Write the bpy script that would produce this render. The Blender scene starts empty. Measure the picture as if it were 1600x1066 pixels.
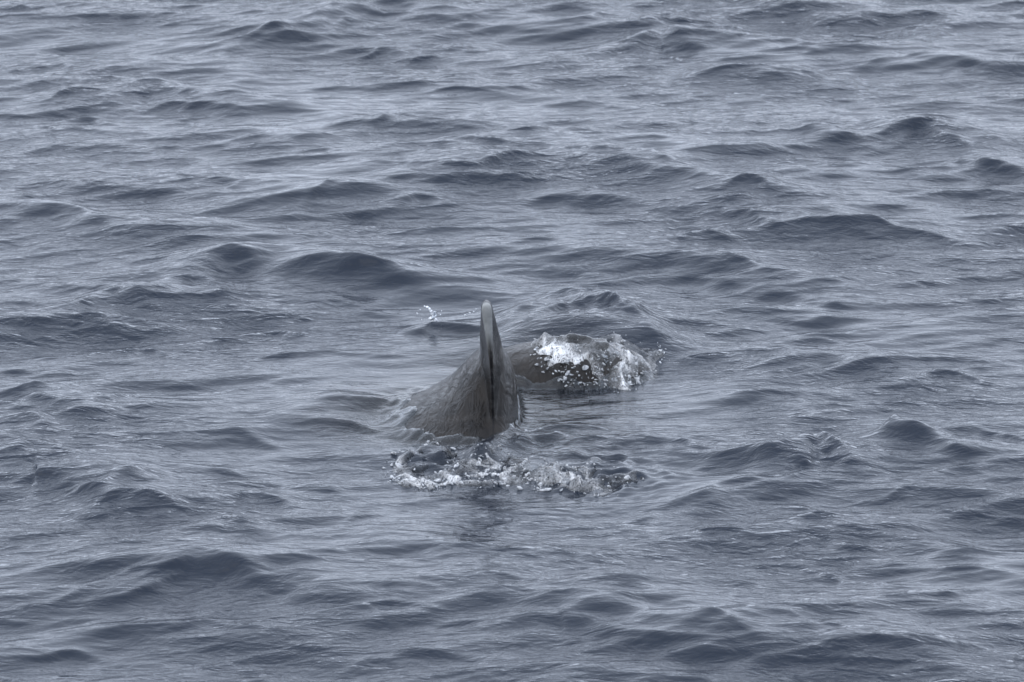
import bpy, bmesh, math, random
import numpy as np
from mathutils import Vector, noise
from mathutils.bvhtree import BVHTree

random.seed(7)
rng = np.random.default_rng(11)
S = bpy.context.scene
COL = S.collection
R = math.radians

# ------------------------------------------------------------------ camera, sky, sun, exposure
D, DEP = 25.0, R(14.0)                       # distance to the middle of the view, angle looking down
TW = 2 * 2.4 / D                             # width of the view at distance 1
cam_d = bpy.data.cameras.new('camera')
cam = bpy.data.objects.new('camera', cam_d); COL.objects.link(cam)
cam.location = (0, -D * math.cos(DEP), D * math.sin(DEP))
cam.rotation_euler = (R(90) - DEP, 0, 0)
cam_d.sensor_width = 36.0
cam_d.lens = 36.0 / TW
cam_d.clip_start = 0.5; cam_d.clip_end = 9000
cam_d.dof.use_dof = True
cam_d.dof.focus_distance = 23.4
cam_d.dof.aperture_fstop = 8.0
S.camera = cam

SUN_EL, SUN_ROT = R(50), R(230)
W = bpy.data.worlds.new('World'); S.world = W
W.use_nodes = True
nt = W.node_tree; nt.nodes.clear()
sky = nt.nodes.new('ShaderNodeTexSky'); sky.sky_type = 'NISHITA'; sky.sun_disc = False
sky.sun_elevation = SUN_EL; sky.sun_rotation = SUN_ROT
sky.air_density = 1.0; sky.dust_density = 3.0; sky.ozone_density = 1.0
hs = nt.nodes.new('ShaderNodeHueSaturation'); hs.inputs['Saturation'].default_value = 0.36
tint = nt.nodes.new('ShaderNodeMix'); tint.data_type = 'RGBA'; tint.inputs['Factor'].default_value = 0.8
tint.inputs['B'].default_value = (14.1, 15.7, 18.8, 1)          # the even cloud sheet over the clear sky
bg = nt.nodes.new('ShaderNodeBackground'); bg.inputs['Strength'].default_value = 0.12
wo = nt.nodes.new('ShaderNodeOutputWorld')
nt.links.new(sky.outputs[0], hs.inputs['Color']); nt.links.new(hs.outputs[0], tint.inputs['A'])
nt.links.new(tint.outputs['Result'], bg.inputs['Color']); nt.links.new(bg.outputs[0], wo.inputs['Surface'])

sl = bpy.data.lights.new('sun', 'SUN'); sl.energy = 0.8; sl.angle = R(70); sl.color = (1.0, 0.97, 0.93)
sun = bpy.data.objects.new('sun', sl); COL.objects.link(sun)
sun.rotation_euler = (R(90) - SUN_EL, 0, R(-50))

S.view_settings.view_transform = 'Standard'; S.view_settings.look = 'None'
S.view_settings.exposure = 0.0; S.view_settings.gamma = 1.0
S.view_settings.use_curve_mapping = False
S.cycles.use_denoising = True
S.cycles.max_bounces = 8; S.cycles.transparent_max_bounces = 12
S.cycles.caustics_reflective = False; S.cycles.caustics_refractive = False

CX, CY, CZ = cam.location
FWD = np.array([0, math.cos(DEP), -math.sin(DEP)]); UP = np.array([0, math.sin(DEP), math.cos(DEP)])
def ray(px, py):
    return FWD + np.array([1., 0, 0]) * (px - 800) / 1600 * TW - UP * (py - 533) / 1600 * TW
def at(px, py, z=0.0):                        # where a point of the photograph lies on the level z
    d = ray(px, py); t = (z - CZ) / d[2]
    return np.array([CX, CY, CZ]) + d * t
def at_y(px, py, y):                          # where it lies on the upright plane y
    d = ray(px, py); t = (y - CY) / d[1]
    return np.array([CX, CY, CZ]) + d * t
def psize(py):                                # metres per photo pixel there
    p = at(800, py); return (p - np.array([CX, CY, CZ])) @ FWD * TW / 1600

# ------------------------------------------------------------------ helpers
def tag(o, label=None, cat=None, group=None, kind=None):
    if label: o['label'] = label
    if cat: o['category'] = cat
    if group: o['group'] = group
    if kind: o['kind'] = kind
    return o
def mesh_np(name, co, faces, mat, smooth=True, attrs=None):
    me = bpy.data.meshes.new(name)
    n = len(co); m = len(faces); k = faces.shape[1]
    me.vertices.add(n); me.vertices.foreach_set('co', np.ascontiguousarray(co, np.float32).ravel())
    me.loops.add(m * k); me.loops.foreach_set('vertex_index', np.ascontiguousarray(faces, np.int32).ravel())
    me.polygons.add(m)
    me.polygons.foreach_set('loop_start', np.arange(0, m * k, k, dtype=np.int32))
    me.polygons.foreach_set('loop_total', np.full(m, k, np.int32))
    me.polygons.foreach_set('use_smooth', np.full(m, smooth))
    me.update(calc_edges=True)
    for a, v in (attrs or {}).items():
        at_ = me.attributes.new(a, 'FLOAT', 'POINT'); at_.data.foreach_set('value', np.ascontiguousarray(v, np.float32).ravel())
    me.materials.append(mat)
    o = bpy.data.objects.new(name, me); COL.objects.link(o)
    return o
def grid_faces(nx, ny):
    i = np.arange(nx * ny).reshape(ny, nx)
    return np.stack([i[:-1, :-1], i[:-1, 1:], i[1:, 1:], i[1:, :-1]], -1).reshape(-1, 4)
def smoothstep(a, b, x):
    t = np.clip((x - a) / (b - a), 0, 1); return t * t * (3 - 2 * t)

class N:
    def __init__(s, name):
        s.m = bpy.data.materials.new(name); s.m.use_nodes = True
        s.t = s.m.node_tree; s.t.nodes.clear()
        s.out = s.t.nodes.new('ShaderNodeOutputMaterial')
    def n(s, ty, **kw):
        x = s.t.nodes.new('ShaderNode' + ty)
        for k, v in kw.items():
            if k in x.inputs: x.inputs[k].default_value = v
            else: setattr(x, k, v)
        return x
    def l(s, a, b): s.t.links.new(a, b)
    def tex(s, scale, stretch=(1, 1, 1), detail=4, rough=0.55, dist=0.0, ty='NoiseTexture', rot=0.0):
        tc = s.n('TexCoord'); mp = s.n('Mapping'); mp.inputs['Scale'].default_value = stretch
        mp.inputs['Rotation'].default_value = (0, 0, rot)
        s.l(tc.outputs['Object'], mp.inputs['Vector'])
        t = s.n('Tex' + ty[:-7]) if ty != 'NoiseTexture' else s.n('TexNoise')
        t.inputs['Scale'].default_value = scale
        if 'Detail' in t.inputs: t.inputs['Detail'].default_value = detail
        if 'Roughness' in t.inputs: t.inputs['Roughness'].default_value = rough
        if 'Distortion' in t.inputs: t.inputs['Distortion'].default_value = dist
        s.l(mp.outputs[0], t.inputs['Vector'])
        return t
    def bump(s, h, strength, dist, prev=None):
        b = s.n('Bump'); b.inputs['Strength'].default_value = strength; b.inputs['Distance'].default_value = dist
        s.l(h, b.inputs['Height'])
        if prev: s.l(prev.outputs[0], b.inputs['Normal'])
        return b
    def math(s, op, a, b=None, clamp=False):
        x = s.n('Math', operation=op); x.use_clamp = clamp
        for i, v in enumerate((a, b)):
            if v is None: continue
            if isinstance(v, (int, float)): x.inputs[i].default_value = v
            else: s.l(v, x.inputs[i])
        return x.outputs[0]
    def ramp(s, v, a, b):
        r = s.n('MapRange'); r.inputs['From Min'].default_value = a; r.inputs['From Max'].default_value = b
        r.interpolation_type = 'SMOOTHSTEP'; s.l(v, r.inputs['Value']); return r.outputs[0]
    def mix(s, f, a, b):
        x = s.n('MixShader')
        if isinstance(f, (int, float)): x.inputs[0].default_value = f
        else: s.l(f, x.inputs[0])
        s.l(a.outputs[0], x.inputs[1]); s.l(b.outputs[0], x.inputs[2]); return x

# ------------------------------------------------------------------ materials
def water_material():
    s = N('sea_water')
    a = s.tex(9, (0.55, 1.0, 1), 3, 0.55, 0.6, rot=0.12)
    b = s.tex(26, (0.5, 1.0, 1), 4, 0.6, 0.8, rot=-0.1)
    sl_ = s.n('Attribute', attribute_name='ripple')
    b1 = s.bump(s.math('MULTIPLY', a.outputs[0], sl_.outputs['Fac']), 1.0, 0.016)
    b2 = s.bump(s.math('MULTIPLY', b.outputs[0], sl_.outputs['Fac']), 1.0, 0.005, b1)
    fr = s.n('Fresnel', IOR=1.333); s.l(b2.outputs[0], fr.inputs['Normal'])
    gl = s.n('BsdfGlossy'); gl.inputs['Color'].default_value = (1, 1, 1, 1); gl.inputs['Roughness'].default_value = 0.07
    s.l(b2.outputs[0], gl.inputs['Normal'])
    df = s.n('BsdfDiffuse'); df.inputs['Color'].default_value = (0.004, 0.009, 0.019, 1)
    tr = s.n('BsdfTransparent'); tr.inputs['Color'].default_value = (0.86, 0.9, 0.93, 1)
    ca = s.n('Attribute', attribute_name='clear')
    body = s.mix(ca.outputs['Fac'], df, tr)
    m = s.mix(s.math('MINIMUM', fr.outputs[0], 0.45), body, gl)        # ripples finer than the mesh hide one another at grazing angles
    s.l(m.outputs[0], s.out.inputs['Surface'])
    return s.m
M_WATER = water_material()

def skin_material():
    s = N('whale_skin')
    a = s.tex(24, (1, 0.4, 0.55), 5, 0.6, 0.7, rot=-0.65)
    b = s.tex(60, (1, 1, 0.5), 3, 0.6, 0.5)
    c = s.tex(5, (1, 1, 1), 4, 0.6, 0.5)
    cr = s.n('ValToRGB'); s.l(c.outputs[0], cr.inputs[0])
    cr.color_ramp.elements[0].position = 0.35; cr.color_ramp.elements[0].color = (0.008, 0.0075, 0.0075, 1)
    cr.color_ramp.elements[1].position = 0.7; cr.color_ramp.elements[1].color = (0.028, 0.024, 0.021, 1)
    ed = s.n('Attribute', attribute_name='pale_edge')
    mx = s.n('Mix', data_type='RGBA'); s.l(ed.outputs['Fac'], mx.inputs['Factor']); s.l(cr.outputs[0], mx.inputs['A'])
    mx.inputs['B'].default_value = (0.26, 0.265, 0.26, 1)
    sm = s.n('Attribute', attribute_name='crease_shade'); m2 = s.n('Mix', data_type='RGBA'); s.l(sm.outputs['Fac'], m2.inputs['Factor'])
    s.l(mx.outputs['Result'], m2.inputs['A']); m2.inputs['B'].default_value = (0.005, 0.005, 0.006, 1); mx = m2  # near-black skin colour for the painted crease shade
    w = s.n('Attribute', attribute_name='film')
    b1 = s.bump(s.math('MULTIPLY', a.outputs[0], w.outputs['Fac']), 1.0, 0.022)
    b2 = s.bump(b.outputs[0], 0.3, 0.0012, b1)
    p = s.n('BsdfPrincipled', Roughness=0.2, IOR=1.36)
    p.inputs['Specular IOR Level'].default_value = 0.22
    s.l(mx.outputs['Result'], p.inputs['Base Color']); s.l(b2.outputs[0], p.inputs['Normal'])
    s.l(p.outputs[0], s.out.inputs['Surface'])
    return s.m
M_SKIN = skin_material()

def foam_material(name, lo, hi, alb=0.75, base=0.22, wa=9.0, wc=11.0):
    s = N(name)
    a = s.tex(22, (1.1, 0.45, 0.6), 5, 0.6, 1.4, rot=0.5)
    v = s.n('TexVoronoi', feature='DISTANCE_TO_EDGE'); v.inputs['Scale'].default_value = 24
    tc = s.n('TexCoord'); s.l(tc.outputs['Object'], v.inputs['Vector'])
    fo = s.n('Attribute', attribute_name='foam')
    c = s.tex(50, (1.1, 0.5, 0.7), 4, 0.6, 1.0, rot=0.5)
    def thin(t, w): return s.math('SUBTRACT', 1.0, s.math('MULTIPLY', s.math('ABSOLUTE', s.math('SUBTRACT', t.outputs[0], 0.5)), w), True)
    edge = s.math('SUBTRACT', 1.0, s.math('MULTIPLY', v.outputs['Distance'], 18.0), True)
    fil = s.math('MAXIMUM', s.math('MAXIMUM', thin(a, wa), s.math('MULTIPLY', thin(c, wc), 0.8)), s.math('MULTIPLY', edge, 0.7))
    mask = s.math('MULTIPLY', s.math('ADD', s.math('MULTIPLY', fil, 0.9), base), s.ramp(fo.outputs['Fac'], lo, hi), True)
    b1 = s.bump(s.math('MULTIPLY', a.outputs[0], s.math('ADD', fo.outputs['Fac'], 0.25)), 0.8, 0.014)
    df = s.n('BsdfDiffuse'); df.inputs['Color'].default_value = (alb, alb, alb, 1); s.l(b1.outputs[0], df.inputs['Normal'])
    fr = s.n('Fresnel', IOR=1.333); s.l(b1.outputs[0], fr.inputs['Normal'])
    gl = s.n('BsdfGlossy'); gl.inputs['Roughness'].default_value = 0.05; s.l(b1.outputs[0], gl.inputs['Normal'])
    tr = s.n('BsdfTransparent'); tr.inputs['Color'].default_value = (0.8, 0.83, 0.86, 1)
    clear = s.mix(fr.outputs[0], tr, gl)
    wet = s.mix(fr.outputs[0], df, gl)
    m = s.mix(mask, clear, wet)
    s.l(m.outputs[0], s.out.inputs['Surface'])
    return s.m
M_FOAM = foam_material('white_foam', 0.02, 0.8, 0.8, 0.14, 11.0, 13.0)
M_LACE = foam_material('lacy_foam', 0.02, 0.85, 0.68, 0.08, 14.0, 14.0)

def drop_material():
    s = N('water_drops')
    fr = s.n('Fresnel', IOR=1.333)
    gl = s.n('BsdfGlossy'); gl.inputs['Roughness'].default_value = 0.03
    df = s.n('BsdfDiffuse'); df.inputs['Color'].default_value = (0.75, 0.77, 0.8, 1)
    tr = s.n('BsdfTransparent'); tr.inputs['Color'].default_value = (0.92, 0.94, 0.96, 1)
    a = s.tex(22, (1, 1, 1), 2)
    body = s.mix(s.ramp(a.outputs[0], 0.4, 0.6), tr, df)
    s.l(s.mix(fr.outputs[0], body, gl).outputs[0], s.out.inputs['Surface'])
    return s.m
M_DROP = drop_material()
def bubble_material():
    s = N('bubble_film')
    lw = s.n('LayerWeight'); lw.inputs['Blend'].default_value = 0.35
    gl = s.n('BsdfGlossy'); gl.inputs['Roughness'].default_value = 0.05
    df = s.n('BsdfDiffuse'); df.inputs['Color'].default_value = (0.6, 0.62, 0.64, 1)
    tr = s.n('BsdfTransparent'); tr.inputs['Color'].default_value = (0.9, 0.92, 0.94, 1)
    s.l(s.mix(s.math('MULTIPLY', lw.outputs['Fresnel'], 0.8), s.mix(0.16, tr, df), gl).outputs[0], s.out.inputs['Surface'])
    return s.m
M_BUB = bubble_material()
def glass_material():
    s = N('clear_water_lumps')
    a = s.tex(40, (1, 0.6, 0.8), 4, 0.6, 1.2)
    b1 = s.bump(a.outputs[0], 0.8, 0.01)
    fr = s.n('Fresnel', IOR=1.333); s.l(b1.outputs[0], fr.inputs['Normal'])
    gl = s.n('BsdfGlossy'); gl.inputs['Roughness'].default_value = 0.06; s.l(b1.outputs[0], gl.inputs['Normal'])
    df = s.n('BsdfDiffuse'); df.inputs['Color'].default_value = (0.8, 0.81, 0.83, 1)
    tr = s.n('BsdfTransparent'); tr.inputs['Color'].default_value = (0.86, 0.88, 0.9, 1)
    fil = s.math('SUBTRACT', 1.0, s.math('MULTIPLY', s.math('ABSOLUTE', s.math('SUBTRACT', a.outputs[0], 0.5)), 9.0), True)
    body = s.mix(s.math('ADD', s.math('MULTIPLY', fil, 0.6), 0.05), tr, df)
    s.l(s.mix(fr.outputs[0], body, gl).outputs[0], s.out.inputs['Surface']); return s.m
M_GLASS = glass_material()

# ------------------------------------------------------------------ the whale (one continuous body with its fin)
FX, FY, _ = at(770, 690)                      # foot of the fin's trailing edge on the water
def loft(bm, rings):
    vr = [[bm.verts.new(p) for p in r] for r in rings]
    n = len(vr[0])
    for a, b in zip(vr, vr[1:]):
        for i in range(n): bm.faces.new((a[i], a[(i + 1) % n], b[(i + 1) % n], b[i]))
    bm.faces.new(list(reversed(vr[0]))); bm.faces.new(vr[-1])
def lerp_table(tab, z):
    tab = sorted(tab); zs = [r[0] for r in tab]
    return [float(np.interp(z, zs, [r[i] for r in tab])) for i in range(1, len(tab[0]))]
#        z     yt     chord  TL     TR     edge   xc
FIN = [(-0.25, 0.00, 0.98, 0.10, 0.10, 0.012, 0.002),
       (0.00, 0.03, 0.88, 0.085, 0.085, 0.007, 0.002),
       (0.10, 0.025, 0.84, 0.075, 0.075, 0.006, 0.000),
       (0.23, 0.035, 0.72, 0.058, 0.066, 0.005, -0.002),
       (0.34, 0.045, 0.55, 0.055, 0.055, 0.006, -0.006),
       (0.39, 0.05, 0.48, 0.054, 0.049, 0.008, -0.010),
       (0.45, 0.05, 0.40, 0.047, 0.042, 0.012, -0.015),
       (0.51, 0.045, 0.30, 0.040, 0.037, 0.016, -0.020),
       (0.555, 0.035, 0.22, 0.034, 0.032, 0.020, -0.024),
       (0.585, 0.03, 0.16, 0.031, 0.030, 0.022, -0.026),
       (0.603, 0.03, 0.12, 0.023, 0.023, 0.017, -0.027),
       (0.610, 0.035, 0.07, 0.012, 0.012, 0.009, -0.027)]
def fin_rings():
    rings = []
    U = np.linspace(0, 1, 25)
    zs = list(np.linspace(-0.25, 0.54, 46)) + [0.555, 0.57, 0.585, 0.595, 0.603, 0.610]
    for z in zs:
        yt, c, TL, TR, e, xc = lerp_table(FIN, z)
        e = min(e, TL, TR)
        def th(T):
            return (1 - U) ** 0.5 * (e + (T - e) * smoothstep(-0.05, 0.5, U) / 0.78)
        r = [(FX + xc + t, FY + yt + u * c, z) for u, t in zip(U, th(TR))]
        l = [(FX + xc - t, FY + yt + u * c, z) for u, t in zip(U[:-1], th(TL)[:-1])]
        rings.append(r + l[::-1])
    return rings
#         z     near   far    left   right    the skirt of the back round the foot of the fin
SKIRT = [(-0.30, -0.26, 1.30, 0.95, 0.30), (-0.10, -0.16, 1.15, 0.66, 0.17), (0.00, -0.10, 1.02, 0.46, 0.115), (0.03, -0.06, 0.98, 0.395, 0.105),
         (0.06, -0.01, 0.94, 0.335, 0.105), (0.10, 0.05, 0.90, 0.265, 0.108), (0.145, 0.10, 0.84, 0.202, 0.106), (0.20, 0.14, 0.78, 0.152, 0.092),
         (0.24, 0.165, 0.73, 0.118, 0.080), (0.275, 0.19, 0.66, 0.082, 0.068), (0.30, 0.22, 0.58, 0.050, 0.050)]
def skirt_rings():
    rings = []
    for z in np.linspace(-0.30, 0.30, 40):
        n_, f_, l_, r_ = lerp_table(SKIRT, z); yc = n_ + (f_ - n_) * 0.45
        ring = []
        for i in range(56):
            t = 2 * math.pi * i / 56; c, q = math.cos(t), math.sin(t)
            ring.append((FX + (r_ if c > 0 else l_) * abs(c) ** 0.9 * (1 if c > 0 else -1), FY + yc + ((f_ - yc) if q > 0 else (yc - n_)) * q, z))
        rings.append(ring)
    return rings
def blob(bm, c, r, rot=0.0, seg=48):
    rs = []
    for i in range(1, seg // 2):
        a = math.pi * i / (seg // 2)
        ring = []
        for j in range(seg):
            b = 2 * math.pi * j / seg
            x, y, z = r[0] * math.sin(a) * math.cos(b), r[1] * math.cos(a), r[2] * math.sin(a) * math.sin(b)
            ring.append((c[0] + x * math.cos(rot) - y * math.sin(rot), c[1] + x * math.sin(rot) + y * math.cos(rot), c[2] + z))
        rs.append(ring)
    loft(bm, rs)
def make_whale():
    bm = bmesh.new()
    loft(bm, fin_rings()); loft(bm, skirt_rings())
    blob(bm, (FX + 0.10, FY + 0.75, -0.60), (0.70, 1.9, 0.575))                 # trunk under the surface
    blob(bm, (FX + 0.30, FY + 1.24, -0.09), (0.46, 0.35, 0.225), R(4))        # rolled back, awash ahead of the fin
    me = bpy.data.meshes.new('whale'); 
    bmesh.ops.recalc_face_normals(bm, faces=bm.faces); bm.to_mesh(me); bm.free()
    o = bpy.data.objects.new('whale', me); COL.objects.link(o)
    m = o.modifiers.new('r', 'REMESH'); m.mode = 'VOXEL'; m.voxel_size = 0.0065; m.use_smooth_shade = True
    sm = o.modifiers.new('s', 'SMOOTH'); sm.factor = 0.5; sm.iterations = 16
    dg = bpy.context.evaluated_depsgraph_get()
    me2 = bpy.data.meshes.new_from_object(o.evaluated_get(dg))
    o.modifiers.clear(); o.data = me2; bpy.data.meshes.remove(me)
    n = len(me2.vertices); co = np.empty(n * 3, np.float32); me2.vertices.foreach_get('co', co); co = co.reshape(-1, 3)
    x, y, z = co.T
    zt = np.array([r[0] for r in FIN]); yt = np.interp(z, zt, [r[1] for r in FIN]) + FY
    ee = np.interp(z, zt, [r[5] for r in FIN]); xc = FX + np.interp(z, zt, [r[6] for r in FIN])
    pale_edge = (np.abs(x - xc) < ee + 0.006) * smoothstep(0.035, 0.008, y - yt) * smoothstep(0.36, 0.50, z)  # paler strip along the upper trailing edge of the fin
    crease_shade = (np.abs(x - xc) < 0.004) * smoothstep(0.035, 0.012, y - yt) * smoothstep(0.50, 0.34, z) * smoothstep(0.02, 0.08, z)  # shade in the trailing-edge crease, painted as a thin dark line
    film = 0.4 + 0.6 * smoothstep(0.02, 0.07, np.abs(x - xc)) * smoothstep(0.5, 0.3, z)
    for k, v in (('pale_edge', pale_edge), ('film', film), ('crease_shade', crease_shade)):
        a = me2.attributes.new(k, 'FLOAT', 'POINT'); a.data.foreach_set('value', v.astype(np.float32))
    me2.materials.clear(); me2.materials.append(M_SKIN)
    me2.polygons.foreach_set('use_smooth', np.ones(len(me2.polygons), bool))
    polys = [tuple(p.vertices) for p in me2.polygons]
    return o, BVHTree.FromPolygons([Vector(c) for c in co.tolist()], polys)
whale, W_BVH = make_whale()
tag(whale, 'dark grey whale seen from behind, its tall dorsal fin standing edge-on out of the water', 'whale')

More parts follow.
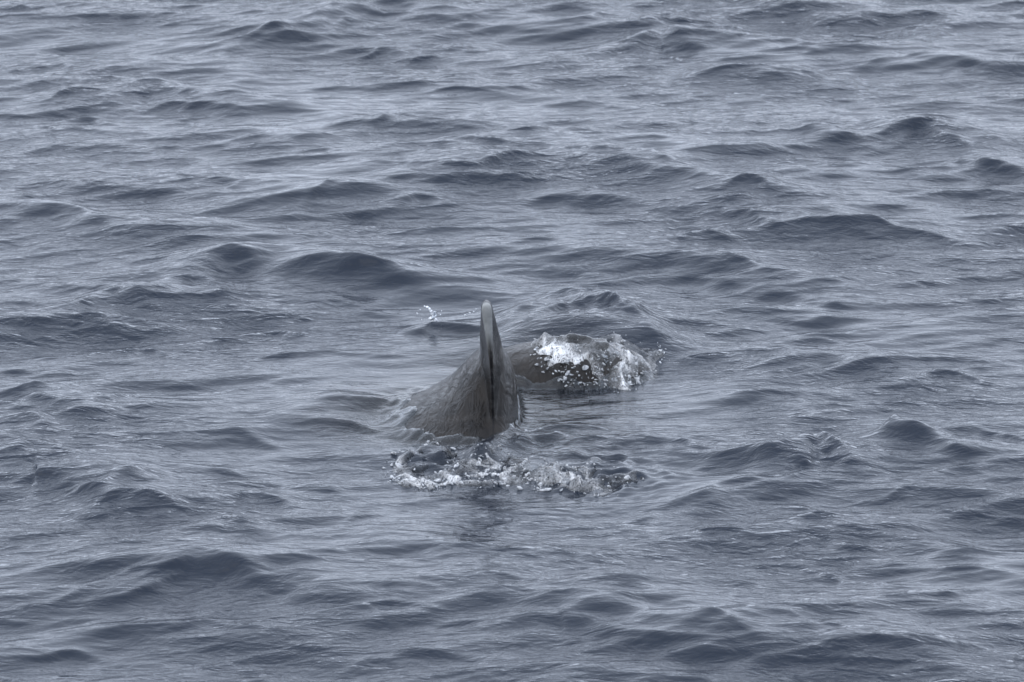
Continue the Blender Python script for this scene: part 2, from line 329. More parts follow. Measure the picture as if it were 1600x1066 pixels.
# ------------------------------------------------------------------ the sea
# crests read off the photograph: points along the crest, thickness of its steep near face in photo pixels, steepness
CRESTS = [
 ([(0,22),(60,25)],8,1),([(60,25),(140,22)],6,1),([(140,35),(205,37)],11,1),
 ([(345,93),(425,65),(480,55),(530,27),(580,18),(620,22)],15,1),([(360,78),(450,65),(500,62)],12,1),
 ([(505,75),(545,50),(590,40)],8,1),([(570,93),(630,82)],8,1),([(712,82),(755,82)],12,1),([(640,98),(740,90)],6,1),
 ([(750,38),(800,32)],7,1),([(670,118),(800,108)],6,1),([(670,150),(760,150)],6,1),([(0,85),(65,85),(120,105)],10,1),
 ([(0,187),(30,172),(110,155),(175,150),(235,140),(270,148),(300,165)],15,1.1),([(105,195),(140,188),(170,198)],13,1),
 ([(210,182),(280,178),(350,186)],10,1),([(0,200),(65,203),(165,217),(240,220)],9,1),([(260,205),(320,205)],6,1),
 ([(370,163),(395,165)],5,1),([(420,163),(490,165)],8,1),
 ([(340,245),(400,230),(475,224),(500,213),(585,212),(610,200),(655,206),(730,205),(755,212)],10,1),
 ([(560,233),(615,233)],7,1),([(470,255),(525,258)],8,1),([(255,245),(280,242)],6,1),([(180,266),(300,258)],5,1),
 ([(700,250),(715,246),(800,250)],10,1.1),([(500,280),(550,274),(600,285),(700,288),(775,284),(860,265),(920,262),(1000,270),(1060,285),(1150,290)],11,1),
 ([(625,300),(700,296),(800,295)],22,1),([(250,303),(320,300),(360,305)],8,1),([(340,315),(380,305),(425,305)],10,1),
 ([(470,343),(520,320),(550,315)],8,1),([(530,347),(600,340),(655,323),(720,330)],18,1),
 ([(-20,322),(50,330),(120,335),(165,355)],28,1.1),([(175,360),(240,362)],8,1),([(260,358),(345,355)],9,1),
 ([(120,403),(165,402),(225,400),(280,398)],8,1),([(470,380),(500,371),(525,380)],14,1),([(180,415),(250,415)],7,1),
 ([(305,420),(340,410),(400,416),(500,424),(575,425),(640,440)],38,1.1),([(100,490),(170,463),(220,470),(270,492)],22,1),
 ([(270,460),(300,445),(350,470)],20,1),([(-10,477),(50,475)],8,1),([(-10,505),(125,505),(200,515)],15,1),([(40,390),(75,388)],9,1),
 ([(480,485),(525,470),(575,485)],14,.7),
 ([(860,15),(935,10)],8,1),([(915,45),(965,27),(1000,20),(1035,22)],13,1),([(1010,47),(1022,35),(1060,45)],14,1),
 ([(990,85),(1030,60),(1055,65),(1095,85),(1170,77)],14,1),([(1170,77),(1220,72),(1290,73),(1340,70),(1385,75)],11,1.1),
 ([(1060,12),(1120,5),(1160,12)],16,1),([(1340,35),(1400,37),(1465,37)],9,1),([(1375,10),(1435,6)],9,1),
 ([(1550,15),(1610,8)],10,1),([(1550,32),(1610,28)],13,1),([(1085,50),(1150,50)],7,1),([(885,105),(940,100),(1025,97)],7,1),
 ([(1225,82),(1275,90)],10,.9),([(1100,120),(1180,116),(1265,117)],11,1.1),([(1335,112),(1390,100),(1445,92)],9,1),
 ([(810,142),(850,140)],7,1),([(970,140),(1030,137)],7,1),([(1140,150),(1215,150)],9,1),([(1280,155),(1325,147),(1375,145)],8,1),
 ([(1160,235),(1190,232),(1300,230),(1350,225),(1390,228)],11,1.1),([(1285,217),(1350,207)],8,1),
 ([(1390,217),(1425,205),(1440,199),(1460,200)],13,1.1),([(1405,240),(1455,222),(1470,235),(1510,247)],18,1.2),
 ([(1510,265),(1530,260),(1565,272),(1620,280)],20,1.0),([(1360,286),(1415,285),(1465,278),(1510,268)],11,1),
 ([(800,228),(865,228)],7,1),([(800,250),(850,250)],8,1),([(890,231),(965,233)],6,1),([(800,300),(865,295)],15,1),
 ([(825,330),(875,322),(950,322)],18,1),([(1125,322),(1160,316),(1190,322)],12,1),([(1080,360),(1130,350),(1180,355),(1215,370)],15,1),
 ([(1250,347),(1300,345),(1350,358),(1420,372),(1500,382),(1600,378)],16,1),([(1450,315),(1500,305),(1620,305)],24,1),
 ([(1050,385),(1100,380),(1150,388)],13,1),([(895,430),(975,427),(1015,420),(1095,412),(1150,418),(1200,430)],17,1.1),
 ([(1015,450),(1050,436),(1110,436),(1150,445)],20,1),([(1160,465),(1200,457),(1250,462),(1280,470)],13,1),
 ([(1120,475),(1170,477),(1250,475),(1330,480)],11,1),([(800,425),(875,425)],9,1),([(800,385),(845,383)],9,1),
 ([(1240,500),(1300,497)],11,1),([(1260,523),(1325,520)],11,1),([(1480,462),(1560,465)],7,1),
([(990,690),(1080,698),(1122,706),(1182,706),(1217,698),(1242,706)],11,1.1),
 ([(1252,712),(1268,698),(1308,720),(1313,735)],18,1.3),([(1081,800),(1127,776),(1192,766),(1242,750),(1298,748)],12,1),
 ([(1242,822),(1303,827),(1353,842),(1403,846),(1453,852)],15,1),([(1252,857),(1303,852),(1368,862)],14,1),
 ([(1333,794),(1403,781),(1458,776)],9,1),([(800,834),(875,829),(950,826),(1026,821)],5,1),([(981,816),(1026,806)],6,1),
 ([(1182,800),(1227,796),(1268,800)],11,1),([(840,882),(900,884)],8,1),([(1232,884),(1278,890),(1328,907),(1398,919)],11,1),
 ([(1227,962),(1278,960)],7,1),([(1408,942),(1469,940),(1514,945)],11,1),([(1474,930),(1554,930),(1610,927)],7,1),
 ([(810,962),(875,947),(940,957),(991,972),(1061,985),(1112,1000),(1172,1023)],28,1.1),
 ([(850,982),(900,985),(990,1012),(1060,1030),(1150,1040)],22,1),([(1112,972),(1182,982),(1232,992),(1328,1010),(1428,1018),(1610,1028)],8,1),
 ([(1400,892),(1550,900)],9,1),([(1268,640),(1328,636)],9,1),([(1122,620),(1202,623),(1242,625)],11,1),
 ([(1443,598),(1504,593),(1544,600)],11,1),([(1252,595),(1283,588)],9,1),([(1082,563),(1122,558)],9,1),([(1172,568),(1227,563)],11,1),
 ([(1242,535),(1300,533)],10,1),([(1540,640),(1610,636)],11,1),([(1350,565),(1440,568)],9,1),([(1470,680),(1600,690)],9,.8),
 ([(1400,760),(1500,745),(1610,750)],12,.9),([(1480,800),(1600,805)],12,.9),([(1450,860),(1530,850),(1610,858)],16,.9),
 ([(1300,1040),(1400,1045)],10,1),([(1000,905),(1100,915),(1180,925)],10,.9),([(960,850),(1060,852)],9,.9),([(1100,840),(1160,846)],10,.9),
 ([(246,625),(327,613),(397,605),(483,605),(503,603)],8,1),([(422,645),(478,640),(518,633),(553,625),(618,625)],24,1),
 ([(472,665),(533,658),(598,670)],16,1),([(-10,622),(40,620),(80,638),(150,650)],15,1),([(150,645),(200,638)],8,1),([(-10,643),(30,648)],12,1),
 ([(-10,664),(30,665),(80,678)],17,1),([(30,728),(50,713),(80,711),(120,723)],24,1),([(-10,745),(75,751),(120,766),(170,776)],24,1),
 ([(166,771),(200,758),(250,751)],18,1),([(156,801),(200,791),(250,803),(280,814)],18,1),([(115,810),(166,812)],8,1),
 ([(320,832),(352,827),(382,842)],20,1),([(352,696),(377,686),(427,701)],15,.8),([(342,746),(382,743)],10,.8),
 ([(427,756),(472,761),(510,775)],15,.9),([(367,791),(402,782),(452,801)],13,.8),([(508,801),(543,797)],13,.8),
 ([(533,826),(563,811),(603,804)],7,1),([(166,862),(216,862)],8,1),([(282,904),(297,900),(322,897),(352,904),(392,924),(463,932)],18,1.1),
 ([(427,912),(478,915)],11,1),([(478,889),(528,887)],7,1),([(523,872),(598,874)],7,1),([(110,947),(200,922),(280,915)],8,1),
 ([(140,962),(200,947),(282,927)],11,1),([(271,982),(322,982),(382,987),(432,992)],18,1.1),([(30,1022),(100,1020),(150,1025)],13,1),
 ([(-10,972),(30,975)],11,1),([(503,977),(553,972),(643,967),(689,975)],9,1),([(704,992),(744,990)],11,1),([(550,1043),(604,1043)],10,1),
 ([(367,1048),(417,1050)],9,1),([(-10,1045),(35,1058)],12,1),([(190,1058),(226,1055)],9,1),([(0,575),(40,573)],9,1),([(60,582),(150,578)],7,.9),
 ([(640,1030),(720,1035)],11,1),([(740,925),(840,920)],8,.9),([(600,940),(680,945)],8,.9),([(230,575),(330,570)],7,.8),
 ([(60,545),(180,540),(260,548)],13,.9),([(330,520),(420,512),(500,520)],12,.7),([(400,560),(500,550),(600,556)],8,.7),
 # stirred up round the whale
 ([(782,505),(815,488),(850,474),(885,465),(930,474),(985,505),(1035,540)],26,1.1),([(815,515),(850,500),(900,490),(960,498)],14,1.2),
 ([(790,690),(830,680),(880,671),(950,676),(1010,690)],16,1.3),([(745,718),(770,694),(800,668)],15,1.3),([(640,722),(665,708),(715,705),(750,712)],14,1.0),
 ([(840,715),(880,707),(935,712),(985,722)],16,1.4),([(920,738),(970,730),(1020,738),(1045,748)],12,1.3),([(870,760),(930,752),(1000,765)],14,1.2),
]
# the long wave backs that carry the small crests: points, height, width of the near and of the far face (m)
SWELLS = [
 ([(-300, 262), (200, 245), (600, 262), (950, 258), (1300, 262), (1900, 240)], .085, 1.5, 1.9),
 ([(-300, -50), (500, -20), (1100, -40), (1900, -30)], .10, 1.6, 1.5),
 ([(-300, 720), (100, 700), (400, 690), (560, 700)], .035, .9, .9),
 ([(1000, 700), (1300, 700), (1900, 720)], .03, .7, .8),
 ([(-300, 915), (300, 885), (800, 930), (1200, 960), (1900, 985)], .06, .9, .8),
 ([(-40, 190), (60, 165), (150, 150), (235, 136), (330, 160), (440, 200)], .075, .20, .45),
 ([(330, 252), (470, 226), (600, 204), (760, 210), (900, 230)], .04, .13, .35),
 ([(480, 290), (640, 284), (800, 264), (930, 262), (1060, 285), (1150, 312), (1250, 342), (1420, 370), (1650, 388)], .055, .25, .5),
 ([(775, 522), (815, 490), (850, 474), (885, 464), (930, 475), (985, 505), (1045, 545)], .036, .12, .26),
 ([(745, 722), (770, 697), (803, 668)], .05, .05, .07), ([(800, 690), (840, 678), (890, 672), (950, 677), (1015, 692)], .05, .10, .2),
 ([(60, 500), (190, 462), (330, 412), (500, 422), (640, 438), (800, 436)], .06, .26, .5),
 ([(840, 448), (980, 428), (1100, 411), (1230, 440), (1420, 480)], .055, .22, .5),
 ([(1000, 252), (1200, 236), (1400, 216), (1470, 222), (1540, 250), (1660, 290)], .075, .16, .45),
 ([(320, 105), (430, 66), (580, 18), (700, 30), (800, 32)], .06, .18, .45),
 ([(960, 95), (1030, 45), (1100, 72), (1200, 76), (1400, 73)], .055, .16, .4),
 ([(1000, 0), (1120, 2), (1250, 20), (1420, 36), (1600, 28)], .05, .16, .4),
 ([(-60, 310), (60, 328), (160, 350), (260, 364), (380, 352), (540, 322), (720, 296)], .055, .22, .45),
 ([(80, 960), (200, 922), (310, 896), (430, 922), (560, 950), (700, 975)], .05, .17, .4),
 ([(700, 985), (800, 962), (870, 946), (960, 960), (1070, 988), (1220, 1040)], .06, .20, .45),
 ([(1050, 965), (1180, 982), (1330, 1010), (1480, 1022), (1660, 1030)], .035, .12, .35),
 ([(-40, 742), (60, 710), (120, 735), (200, 785), (300, 818), (400, 848)], .055, .2, .4),
 ([(380, 650), (480, 640), (560, 626), (660, 612)], .035, .18, .35),
 ([(960, 684), (1080, 696), (1200, 704), (1270, 698), (1330, 740)], .065, .13, .3),
 ([(1040, 815), (1130, 776), (1240, 752), (1310, 742)], .045, .14, .3),
 ([(1385, 690), (1430, 692), (1480, 704), (1580, 722)], .035, .08, .16),
 ([(1150, 800), (1260, 820), (1380, 842), (1520, 856), (1650, 850)], .045, .16, .35),
 ([(480, 890), (600, 872), (760, 880), (900, 884)], .03, .12, .3),
 ([(1050, 560), (1180, 566), (1300, 560), (1450, 596), (1640, 610)], .035, .15, .35),
 ([(1080, 625), (1200, 622), (1330, 635)], .03, .12, .3),
 ([(-60, 620), (40, 620), (140, 648), (230, 655)], .035, .13, .3),
 ([(620, 514), (665, 504), (715, 508), (765, 514)], .05, .05, .14),
 ([(1360, 110), (1480, 96), (1660, 110)], .04, .15, .35), ([(1060, 122), (1180, 117), (1300, 117)], .035, .12, .3),
]
DX, DY = 0.0125, 0.0165
NX, NY = 720, 1400
X0, Y0 = -NX * DX / 2, -8.2
def spread(core, step, far):
    out = [core[-1]]; d = step
    while out[-1] < far: d *= 1.22; out.append(out[-1] + d)
    return out[1:]
cxs = X0 + np.arange(NX) * DX; cys = Y0 + np.arange(NY) * DY
rx = np.array(spread(cxs, DX, 4000)); ry = np.array(spread(cys, DY, 4000))
lx = -np.array(spread(-cxs[::-1], DX, 4000))[::-1]; ly = -np.array(spread(-cys[::-1], DY, 4000))[::-1]
XS = np.concatenate([lx, cxs, rx]); YS = np.concatenate([ly, cys, ry])
IX0, IY0 = len(lx), len(ly)

def wave_field():
    """rippled wind sea on the fine patch, by filtering noise in the frequency domain; crests pinched sideways"""
    kx = np.fft.fftfreq(NX, DX)[None, :] * 2 * np.pi; ky = np.fft.fftfreq(NY, DY)[:, None] * 2 * np.pi
    k = np.hypot(kx, ky) + 1e-9
    def band(rms, l0, l1, slope, th0, spreadpow, seed):
        g = np.random.default_rng(seed)
        f = np.fft.fft2(g.standard_normal((NY, NX)))
        lam = 2 * np.pi / k
        win = smoothstep(l0 * 0.6, l0, lam) * (1 - smoothstep(l1, l1 * 1.6, lam))
        c = np.abs((kx * math.sin(th0) + ky * math.cos(th0)) / k)
        F = f * win * k ** -slope * c ** spreadpow
        gy = np.real(np.fft.ifft2(1j * ky * F)); gx = np.real(np.fft.ifft2(1j * kx * F))
        return F * rms / np.sqrt((gx ** 2 + gy ** 2).mean())
    F = band(0.05, 0.55, 1.8, 2.4, R(-24), 9, 1) + band(0.065, 0.3, 0.9, 2.2, R(20), 14, 2) \
      + band(0.085, 0.16, 0.5, 2.3, R(-22), 14, 3) + band(0.065, 0.08, 0.22, 2.0, R(-14), 8, 5)
    r = np.real(np.fft.ifft2(band(0.05, 0.04, 0.11, 1.6, R(-14), 5, 4)))
    F[0, 0] = 0
    return np.real(np.fft.ifft2(F)), r, np.real(np.fft.ifft2(1j * kx / k * F)), np.real(np.fft.ifft2(1j * ky / k * F))
H0, RIP, PUSH_X, PUSH_Y = wave_field()

def noise2(seed, lam):
    kx = np.fft.fftfreq(NX, DX)[None, :]; ky = np.fft.fftfreq(NY, DY)[:, None]
    f = np.fft.fft2(np.random.default_rng(seed).standard_normal((NY, NX))) * np.exp(-(np.hypot(kx, ky) * lam) ** 2 * 2)
    h = np.real(np.fft.ifft2(f)); return h / h.std()
GX, GY = np.meshgrid(cxs, cys)
WX = GX + 0.02 * noise2(21, 0.5); WY = GY + 0.025 * noise2(22, 0.45) + 0.022 * noise2(24, 0.16)
AMP = np.clip(1 + 0.25 * noise2(23, 0.3), 0.25, 1.9)

def catmull(p, n=6):
    p = np.array(p, float); q = np.vstack([2 * p[0] - p[1], p, 2 * p[-1] - p[-2]]); out = []
    for i in range(1, len(q) - 2):
        for t in np.linspace(0, 1, n, endpoint=False):
            out.append(0.5 * (2 * q[i] + (q[i + 1] - q[i - 1]) * t + (2 * q[i - 1] - 5 * q[i] + 4 * q[i + 1] - q[i + 2]) * t * t
                              + (3 * q[i] - q[i - 1] - 3 * q[i + 1] + q[i + 2]) * t ** 3))
    out.append(p[-1]); return np.array(out)

def window(x0, x1, y0, y1):
    i0 = max(0, int((x0 - X0) / DX)); i1 = min(NX, int((x1 - X0) / DX) + 2)
    j0 = max(0, int((y0 - Y0) / DY)); j1 = min(NY, int((y1 - Y0) / DY) + 2)
    return slice(j0, j1), slice(i0, i1)

def line_dist(px, py, line):
    """signed distance (+ on the far side) and share of the length, to a polyline of ground points"""
    best = np.full(px.shape, 1e9); sd = np.zeros(px.shape); sh = np.zeros(px.shape)
    seg = np.hypot(*(line[1:] - line[:-1]).T); L = seg.sum(); run = 0
    for a, b, s in zip(line[:-1], line[1:], seg):
        ux, uy = (b - a) / s
        t = np.clip((px - a[0]) * ux + (py - a[1]) * uy, 0, s)
        ex, ey = px - a[0] - ux * t, py - a[1] - uy * t
        d = ex * ex + ey * ey; m = d < best
        best[m] = d[m]; sd[m] = (np.where(ux * ey - uy * ex >= 0, 1, -1) * np.sqrt(d))[m]; sh[m] = ((run + t) / L)[m]
        run += s
    return sd, sh

def add_crests(H):
    for pts, h, wf, wb in SWELLS:
        h *= 1.05
        line = np.array([at(px, py, h * 0.8)[:2] for px, py in catmull(pts)])
        m = 2.6 * max(wf, wb)
        w = window(line[:, 0].min() - m, line[:, 0].max() + m, line[:, 1].min() - m, line[:, 1].max() + m)
        d, s = line_dist(WX[w], WY[w], line)
        ep = 0.35 * wf
        prof = np.where(d < 0, np.exp(-(np.sqrt(d * d + ep * ep) - ep) / (0.75 * wf)) if wf < .5 else np.exp(-(d / wf) ** 2), np.exp(-(np.abs(d) / wb) ** 1.8))
        H[w] += h * prof * np.clip(np.sin(np.pi * np.clip(s, 0, 1)), 0, 1) ** 1.2 * (1 if wf > .5 else AMP[w] ** .6)
    for pts, t, st in CRESTS:
        pts = sorted(pts) if pts[0][0] > pts[-1][0] else pts
        ym = sum(p[1] for p in pts) / len(pts)
        h = 0.34 * t * psize(ym)
        wf = h / (0.47 * st); wb = 2.0 * wf
        # a crest stands h above the water, so its foot lies nearer than the pixel suggests
        pts = [np.array(p, float) for p in pts]
        pts = [pts[0] + (pts[0] - pts[1]) * 0.35 + [0, 2]] + pts + [pts[-1] + (pts[-1] - pts[-2]) * 0.35 + [0, 2]]
        line = np.array([at(px, py, h * 0.8)[:2] for px, py in catmull(pts)])
        m = 3.2 * wb
        w = window(line[:, 0].min() - m, line[:, 0].max() + m, line[:, 1].min() - m, line[:, 1].max() + m)
        if GX[w].size == 0: continue
        d, s = line_dist(WX[w], WY[w], line)
        ep = 0.3 * wf; prof = np.where(d < 0, np.exp(-(np.sqrt(d * d + ep * ep) - ep) / wf), np.exp(-(np.abs(d) / wb) ** 1.7))
        end = np.clip(np.sin(np.pi * np.clip(s, 0, 1)), 0, 1) ** 0.9
        z = h * prof * np.clip(0.04 + end, 0, 1) * AMP[w]
        tro = -0.2 * h * np.exp(-((d + 3.0 * wf) / (1.5 * wf)) ** 2) * end
        H[w] += z + tro
    return H

RIPPLE = np.clip(0.95 + 0.3 * noise2(31, 0.9), 0.35, 1.6)
CALM = np.ones_like(GX)
for px, py, rx_, ry_, k in [(690, 560, 95, 75, .75), (905, 645, 120, 36, .7), (540, 590, 150, 65, .6), (470, 700, 120, 50, .35), (1110, 655, 110, 40, .5), (680, 660, 90, 60, .8),
                            (880, 580, 200, 90, .5), (1405, 690, 60, 25, .8), (820, 740, 230, 60, .3), (560, 820, 240, 60, .35)]:
    c = at(px, py); sx = rx_ * psize(py); sy = ry_ * psize(py) / math.sin(DEP)
    CALM *= 1 - k * np.exp(-((GX - c[0]) / sx) ** 2 - ((GY - c[1]) / sy) ** 2)
def dome(px, py, h, ax, ay, rot=0.0, pw=1.3):
    c = at(px, py, h); x = GX - c[0]; y = GY - c[1]
    u = x * math.cos(rot) + y * math.sin(rot); v = -x * math.sin(rot) + y * math.cos(rot)
    return h * np.exp(-((u / ax) ** 2 + (v / ay) ** 2) ** pw)
H = add_crests(H0 * (0.25 + 0.75 * CALM) + RIP * RIPPLE * CALM)
def patch(px, py, rx_, ry_):
    c = at(px, py); return np.exp(-((GX - c[0]) / (rx_ * psize(py))) ** 2 - ((GY - c[1]) / (ry_ * psize(py) / math.sin(DEP))) ** 2)
CHURN = patch(945, 745, 95, 34) + patch(690, 725, 60, 22) + 0.8 * patch(820, 685, 60, 18) + 0.7 * patch(1285, 722, 40, 20) + 0.5 * patch(930, 500, 110, 30)
H += CHURN * (1.5 * RIP + 0.010 * noise2(51, 0.10) + 0.006 * noise2(52, 0.05))
H += dome(1398, 663, 0.068, 0.055, 0.11, R(-25), 0.62) + dome(1420, 684, 0.036, 0.12, 0.10, R(-20), 1.0) + dome(1428, 686, 0.035, 0.12, 0.09, 0.0, 0.8)
H += dome(885, 486, 0.08, 0.34, 0.42) + dome(985, 520, 0.05, 0.2, 0.3) + dome(930, 715, 0.03, 0.28, 0.2) + dome(985, 745, 0.025, 0.22, 0.2)

# water heaped against the whale, and how clearly its back shows through
CLEAR = np.zeros_like(H)
w = window(FX - 1.4, FX + 1.5, FY - 1.4, FY + 2.5)
ZW = np.full(H[w].shape, -1.0)
for j in range(ZW.shape[0]):
    for i in range(ZW.shape[1]):
        hit = W_BVH.ray_cast(Vector((cxs[w[1].start + i], cys[w[0].start + j], 2.0)), Vector((0, 0, -1)), 2.99)
        if hit[0] is not None: ZW[j, i] = hit[0].z
def blur(a, n):
    for _ in range(n):
        p = np.pad(a, 1, mode='edge'); a = (p[:-2, 1:-1] + p[2:, 1:-1] + 2 * a) / 4
        p = np.pad(a, 1, mode='edge'); a = (p[1:-1, :-2] + p[1:-1, 2:] + 2 * a) / 4
    return a
ZB = np.maximum(blur(ZW, 4), blur(ZW, 1))
gy_, gx_ = np.gradient(blur(ZW, 2), DY, DX)
def streaks(seed, lx, ly, tilt):
    g = np.random.default_rng(seed).standard_normal((NY, NX))
    kx = np.fft.fftfreq(NX, DX)[None, :]; ky = np.fft.fftfreq(NY, DY)[:, None]
    a = kx * math.cos(tilt) + ky * math.sin(tilt); b_ = -kx * math.sin(tilt) + ky * math.cos(tilt)
    h = np.real(np.fft.ifft2(np.fft.fft2(g) * np.exp(-2 * ((a * lx) ** 2 + (b_ * ly) ** 2)))); return h / h.std()
FLOW = 0.6 - np.abs(streaks(41, 0.032, 0.15, R(-38))) * 0.75 + 0.35 * streaks(42, 0.03, 0.06, R(-25))
k = 0.035
Hw = H[w]; sm = k * np.logaddexp(Hw / k, ZB / k)
bare = smoothstep(0.06, 0.03, np.abs(GX[w] - FX + 0.01) + 0.012 * noise2(61, 0.08)[w]) * smoothstep(FY + 0.30, FY + 0.20, GY[w])      # the wet blade itself stays clear of the sheet
f = (1 - bare) * smoothstep(0.085, 0.0, ZW + 0.02 * noise2(62, 0.12)[w]) * smoothstep(0.0005, 0.009, sm - Hw) * smoothstep(8.0, 4.0, np.hypot(gx_, gy_))
target = ZB + np.maximum(0.013, sm - ZB - 0.012) + 0.0075 * FLOW[w] * smoothstep(-0.05, 0.02, ZB) + RIP[w] * 0.7
H[w] = Hw + (target - Hw) * f
CLEAR[w] = np.exp(-np.clip(H[w] - ZW, 0, 3) / 0.16)

def sea_z(x, y):
    i = min(max((x - X0) / DX, 0), NX - 1.001); j = min(max((y - Y0) / DY, 0), NY - 1.001)
    a, b = int(i), int(j); u, v = i - a, j - b
    return (H[b, a] * (1 - u) + H[b, a + 1] * u) * (1 - v) + (H[b + 1, a] * (1 - u) + H[b + 1, a + 1] * u) * v
def top_z(x, y):
    z = sea_z(x, y)
    hit = W_BVH.ray_cast(Vector((x, y, 2.0)), Vector((0, 0, -1)), 3.0)
    return max(z, hit[0].z) if hit[0] is not None else z

def build_sea():
    nx, ny = len(XS), len(YS)
    ix = np.clip(np.arange(nx) - IX0, 0, NX - 1); iy = np.clip(np.arange(ny) - IY0, 0, NY - 1)
    ex = np.maximum(0, np.maximum(cxs[0] - XS, XS - cxs[-1])); ey = np.maximum(0, np.maximum(cys[0] - YS, YS - cys[-1]))
    fade = np.exp(-(np.hypot(ex[None, :], ey[:, None]) / 0.8))
    Z = H[np.ix_(iy, ix)] * fade
    RP = RIPPLE[np.ix_(iy, ix)] * (0.35 + 0.65 * CALM[np.ix_(iy, ix)]); CL = CLEAR[np.ix_(iy, ix)]
    gx, gy = np.meshgrid(XS, YS)
    PW = (CALM ** 2)[np.ix_(iy, ix)] * fade * 1.0
    gx = gx + PUSH_X[np.ix_(iy, ix)] * PW; gy = gy + PUSH_Y[np.ix_(iy, ix)] * PW
    co = np.stack([gx, gy, Z], -1).reshape(-1, 3)
    o = mesh_np('sea', co, grid_faces(nx, ny), M_WATER, True, {'ripple': RP, 'clear': CL})
    tag(o, kind='structure')
build_sea()
def deep_material():
    s = N('deep_water'); d = s.n('BsdfDiffuse'); d.inputs['Color'].default_value = (0.02, 0.028, 0.04, 1)
    s.l(d.outputs[0], s.out.inputs['Surface']); return s.m
e = 60.0
tag(mesh_np('deep_water', np.array([(-e, -e, -0.9), (e, -e, -0.9), (e, e, -0.9), (-e, e, -0.9)]), np.array([[0, 1, 2, 3]]), deep_material(), False), kind='structure')

# ------------------------------------------------------------------ splashes and foam
ICO = None
def ico():
    global ICO
    if ICO is None:
        bm = bmesh.new(); bmesh.ops.create_icosphere(bm, subdivisions=2, radius=1)
        ICO = (np.array([v.co for v in bm.verts]), np.array([[v.index for v in f.verts] for f in bm.faces])); bm.free()
    return ICO
def inside(px, py, poly):
    r = False; n = len(poly)
    for i in range(n):
        (x1, y1), (x2, y2) = poly[i], poly[(i + 1) % n]
        if (y1 > py) != (y2 > py) and px < (x2 - x1) * (py - y1) / (y2 - y1) + x1: r = not r
    return r
def blobs(name, items, mat, seed=0):
    """many small lumps (position, radius, squash) in one mesh"""
    v, f = ico(); g = np.random.default_rng(seed); co = []; fa = []
    for i, (p, r, sq) in enumerate(items):
        k1, k2 = g.standard_normal((2, 3)) * 1.6; ph = g.uniform(0, 6.28, 2)
        q = v * (1 + 0.28 * np.sin(v @ k1 + ph[0]) + 0.2 * np.sin(v @ k2 * 2 + ph[1]))[:, None] * np.array([g.uniform(.8, 2.2), g.uniform(.7, 1.1), sq * g.uniform(.6, 1.2)]) * r
        a = g.uniform(0, 6.28); b_ = g.uniform(-.7, .7); q = q @ np.array([[math.cos(b_), 0, -math.sin(b_)], [0, 1, 0], [math.sin(b_), 0, math.cos(b_)]]); q = q @ np.array([[math.cos(a), -math.sin(a), 0], [math.sin(a), math.cos(a), 0], [0, 0, 1]])
        co.append(q + p); fa.append(f + i * len(v))
    co = np.vstack(co)
    return mesh_np(name, co, np.vstack(fa), mat, True, {'foam': np.ones(len(co))})

def at_top(px, py, z0=0.34):
    """first point of sea or whale met along the line of sight"""
    a, b = at(px, py, z0), at(px, py, -0.12)
    for t in np.linspace(0, 1, 160):
        p = a + (b - a) * t
        if p[2] <= top_z(p[0], p[1]): break
    return p
def churned_sheet(name, poly, lift, rough0, foamfn, hump=0.0, step=0.0065, seed=0.0, zref=0.05, sink=0.0, gap=1.5, soft=0.07, fq=9.0, mat=None):
    """a torn, crumpled skin of water lying on sea and whale inside an outline given in photo pixels"""
    gp = np.array([at_top(px, py)[:2] for px, py in poly])
    x0, y0 = gp.min(0); x1, y1 = gp.max(0)
    nx = int((x1 - x0) / step); ny = int((y1 - y0) / (step * 1.6))
    co = np.zeros((ny, nx, 3)); fo = np.zeros((ny, nx)); ins = np.zeros((ny, nx))
    closed = np.vstack([gp, gp[:1]])
    gx, gy = np.meshgrid(np.linspace(x0, x1, nx), np.linspace(y0, y1, ny))
    sd, _ = line_dist(gx, gy * 0.6, closed * np.array([1, 0.6]))
    sd = np.abs(sd)
    for j in range(ny):
        for i in range(nx):
            x, y = gx[j, i], gy[j, i]
            if not inside(x, y, gp): continue
            e = min(1, sd[j, i] / soft)
            p = Vector((x * fq, y * fq * 0.7, seed))
            t = noise.turbulence(p, 2, True, noise_basis='PERLIN_ORIGINAL', amplitude_scale=0.55, frequency_scale=2.1)
            rd = 1 - abs(noise.noise(Vector((x * fq * 1.7, y * fq, seed + 5)))) * 2
            f = foamfn(x, y) * e * min(1.25, max(0.12, 0.62 + gap * noise.noise(Vector((x * 8, y * 5, seed + 30))))); rough = rough0 * (0.3 + 0.7 * min(1, f * 1.6))
            f *= 0.5 + 0.7 * max(0, rd) ** 1.5
            z = top_z(x, y) + (lift + hump * e + rough * (t - 0.55) * 1.6 + rough * 0.7 * rd * rd) * e - 0.012 * (1 - e) - sink * float(smoothstep(0.16, 0.02, f))
            sx = rough * 0.5 * noise.noise(Vector((x * 14, y * 14, seed + 11))); sy = rough * 0.8 * noise.noise(Vector((x * 14, y * 14, seed + 17)))
            co[j, i] = (x + sx * e, y + sy * e, z); fo[j, i] = f; ins[j, i] = 1
    fc = grid_faces(nx, ny); ok = ins.ravel()[fc].min(1) > 0
    fc = fc[ok]; used = np.unique(fc); remap = np.full(nx * ny, -1); remap[used] = np.arange(len(used))
    return mesh_np(name, co.reshape(-1, 3)[used], remap[fc], mat or M_FOAM, True, {'foam': fo.ravel()[used]})

def gauss_sum(items, zref=0.05):
    P = [(at_top(px, py), rx_ * psize(py), ry_ * psize(py) / math.sin(DEP), k) for px, py, rx_, ry_, k in items]
    def f(x, y):
        return min(1.0, sum(k * math.exp(-((x - c[0]) / a) ** 2 - ((y - c[1]) / b) ** 2) for c, a, b, k in P))
    return f

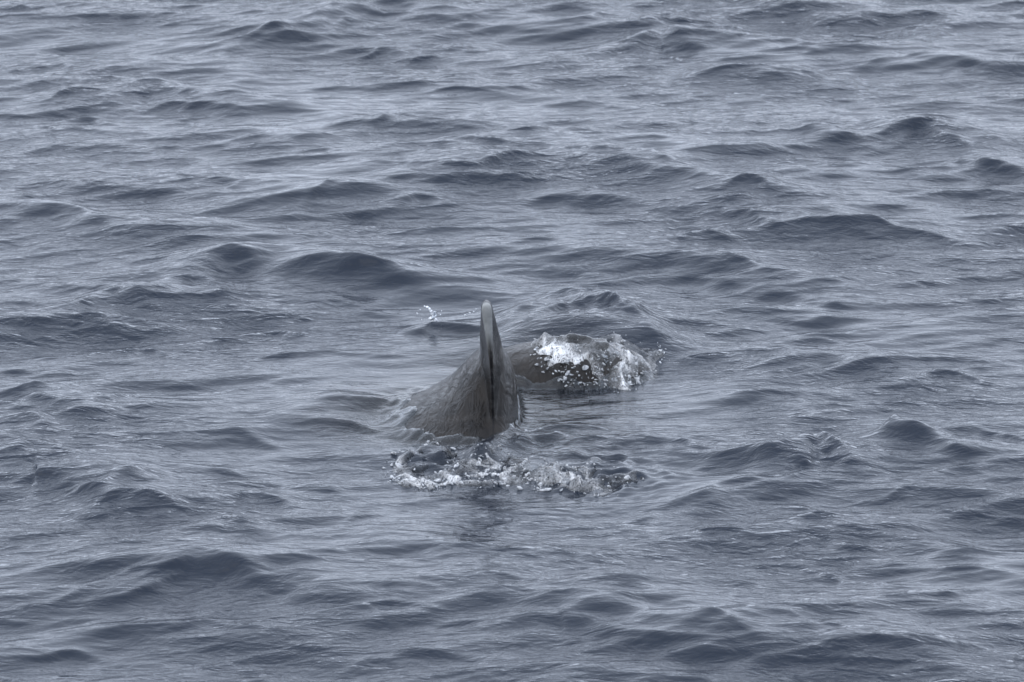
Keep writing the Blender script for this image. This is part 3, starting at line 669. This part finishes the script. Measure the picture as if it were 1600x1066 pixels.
SP = [(818, 548), (824, 522), (850, 522), (890, 530), (930, 518), (965, 512), (1000, 528), (1052, 545), (1048, 570), (1020, 590),
      (990, 616), (960, 614), (925, 608), (885, 608), (855, 594), (838, 572)]
sp_f = gauss_sum([(836, 545, 20, 14, 1.2), (882, 596, 40, 10, .9), (1000, 578, 32, 14, .8), (1030, 556, 18, 10, .6), (950, 600, 40, 10, .8), (868, 572, 30, 14, 1.0), (915, 588, 48, 14, 1.0), (970, 565, 30, 20, .95), (970, 530, 14, 12, .6), (1005, 575, 25, 14, .4), (1035, 560, 16, 10, .35), (970, 602, 20, 8, .65), (900, 548, 40, 14, .08)], 0.10)
o = churned_sheet('splash', SP, 0.008, 0.05, sp_f, hump=0.01, seed=3.1, zref=0.10, soft=0.10, fq=7.0, gap=0.9)
tag(o, 'large white splash of broken water falling over the whale back right of the fin', 'splash', kind='stuff')
def scatter(poly, n, f, rmin, rmax, zref, up, seed):
    g = random.Random(seed); out = []; xs = [p[0] for p in poly]; ys = [p[1] for p in poly]
    while len(out) < n:
        px, py = g.uniform(min(xs), max(xs)), g.uniform(min(ys), max(ys))
        if not inside(px, py, poly): continue
        p = at_top(px, py)
        if g.random() > f(p[0], p[1]): continue
        r = rmin + (rmax - rmin) * g.random() ** 3
        out.append((np.array([p[0], p[1], top_z(p[0], p[1]) + up * g.random() ** 1.5]), r, g.uniform(.6, 1.2)))
    return out
o = blobs('spray', scatter(SP, 260, sp_f, 0.0015, 0.005, 0.10, 0.06, 5) + scatter(SP, 150, lambda x, y: 0.03 + sp_f(x, y) ** 2, 0.003, 0.011, 0.10, 0.012, 15), M_GLASS, 1)
tag(o, 'clear glassy lumps and drops of water tumbling in the large splash right of the fin', 'spray', kind='stuff')

FR = [(598, 738), (606, 716), (640, 696), (690, 690), (722, 702), (745, 700), (775, 682), (800, 680), (815, 700), (835, 712), (900, 722), (960, 728), (1030, 740), (1045, 752),
      (985, 772), (945, 784), (915, 774), (850, 768), (790, 766), (720, 768), (650, 772), (606, 766)]
fr_f = gauss_sum([(758, 708, 12, 8, .5), (778, 692, 14, 8, .4), (735, 722, 30, 6, .5), (618, 722, 16, 12, .8), (622, 750, 26, 12, 1.1), (668, 693, 26, 5, .9), (710, 702, 18, 6, .6), (670, 757, 45, 8, 1.1), (735, 748, 45, 9, 1.0), (790, 738, 36, 11, .9),
                  (830, 738, 40, 14, 1.1), (885, 747, 34, 10, 1.0), (942, 772, 24, 8, 1.0), (932, 718, 20, 6, .9), (985, 724, 18, 5, .5), (1000, 745, 40, 12, .3), (870, 765, 70, 6, .5)], 0.02)
o = churned_sheet('foam', FR, 0.006, 0.022, fr_f, seed=9.4, zref=0.02, sink=0.012, gap=0.8, mat=M_LACE)
tag(o, 'low band of frothy bubbling water lying in front of the fin', 'foam', kind='stuff')
o = blobs('froth', scatter(FR, 110, fr_f, 0.004, 0.013, 0.02, 0.004, 18) + scatter(FR, 420, fr_f, 0.0015, 0.005, 0.02, 0.012, 8), M_GLASS, 2)
tag(o, 'small white bubbles and beads scattered over the foam before the fin', 'froth', kind='stuff')

def bubble(px, py, rpx, label):
    r = rpx * psize(py); p = at(px, py, 0.02)
    bm = bmesh.new(); bmesh.ops.create_uvsphere(bm, u_segments=24, v_segments=14, radius=r)
    for v in bm.verts: v.co.z *= 0.8
    me = bpy.data.meshes.new('bubble'); bm.to_mesh(me); bm.free(); me.materials.append(M_BUB)
    for q in me.polygons: q.use_smooth = True
    o = bpy.data.objects.new('bubble', me); COL.objects.link(o); o.location = (p[0], p[1], top_z(p[0], p[1]) - r * 0.05)
    tag(o, label, 'bubble', 'large bubbles on the foam before the fin')
bubble(832, 733, 15, 'largest round clear bubble, in the middle of the foam band before the fin')
bubble(930, 721, 11, 'domed white bubble at the crest of the dark churned water right of the foam band')
bubble(885, 748, 9, 'small bubble low on the right end of the white foam band')

# the thin spurt left of the fin tip, with drops around it
def lump_chain(name, pts, mat):
    items = [(at_y(px, py, Y_SP), r * psize(510), 1.1) for px, py, r in pts]
    return blobs(name, items, mat, 4)
Y_SP = at(676, 512)[1]
o = lump_chain('water_spurt', [(684, 510, 5), (681, 506, 5), (678, 502, 4.5), (676, 498, 4.5), (678, 494, 4), (676, 490, 3.5), (674, 487, 3), (671, 483, 2.6), (667, 480, 2.2), (664, 479, 1.8), (680, 500, 3.5), (687, 512, 4)], M_DROP)
tag(o, 'thin crooked spurt of water standing up left of the fin tip', 'spurt')
first = None
DROP_LABELS = ['drop farthest left of the spurt beside the fin', 'drop at the upper left of the bent head of the spurt', 'drop just right of the middle of the spurt',
               'largest loose drop in the row between spurt and fin tip', 'second drop of the row running up to the fin tip', 'third drop of the row running up to the fin tip',
               'tiny last drop of the row, nearest the fin tip', 'drop low on the left of the spurt foot', 'tiny drop above right of the middle of the spurt']
for i, (px, py, r) in enumerate([(652, 490, 1.8), (657, 484, 1.4), (688, 492, 1.6), (727, 493, 2.2), (734, 489, 1.8), (740, 487, 1.6), (744, 483, 1.2), (659, 500, 1.3), (690, 486, 1.1)]):
    p = at_y(px, py, Y_SP)
    if first is None:
        o = first = blobs('water_drop', [(np.zeros(3), 1.0, 1.1)], M_DROP, 6)
    else:
        o = first.copy(); COL.objects.link(o)
    o.location = p; rr = r * psize(500); o.scale = (rr, rr, rr)
    tag(o, DROP_LABELS[i], 'water drop', 'drops in the air left of the fin')

for i, (px, py, rr) in enumerate([(1396, 651, 2.6), (1403, 655, 2.0), (1399, 648, 1.4)]):
    o = first.copy(); COL.objects.link(o); o.location = at(px, py + 2, 0.09) ; q = rr * psize(655); o.scale = (q, q, q)
    tag(o, ['largest drop at the tip of the sharp pointed wave peak at the right', 'second drop just right of the tip of the pointed wave peak', 'tiniest drop, topmost over the pointed wave peak'][i], 'water drop', 'drops at the pointed wave peak')
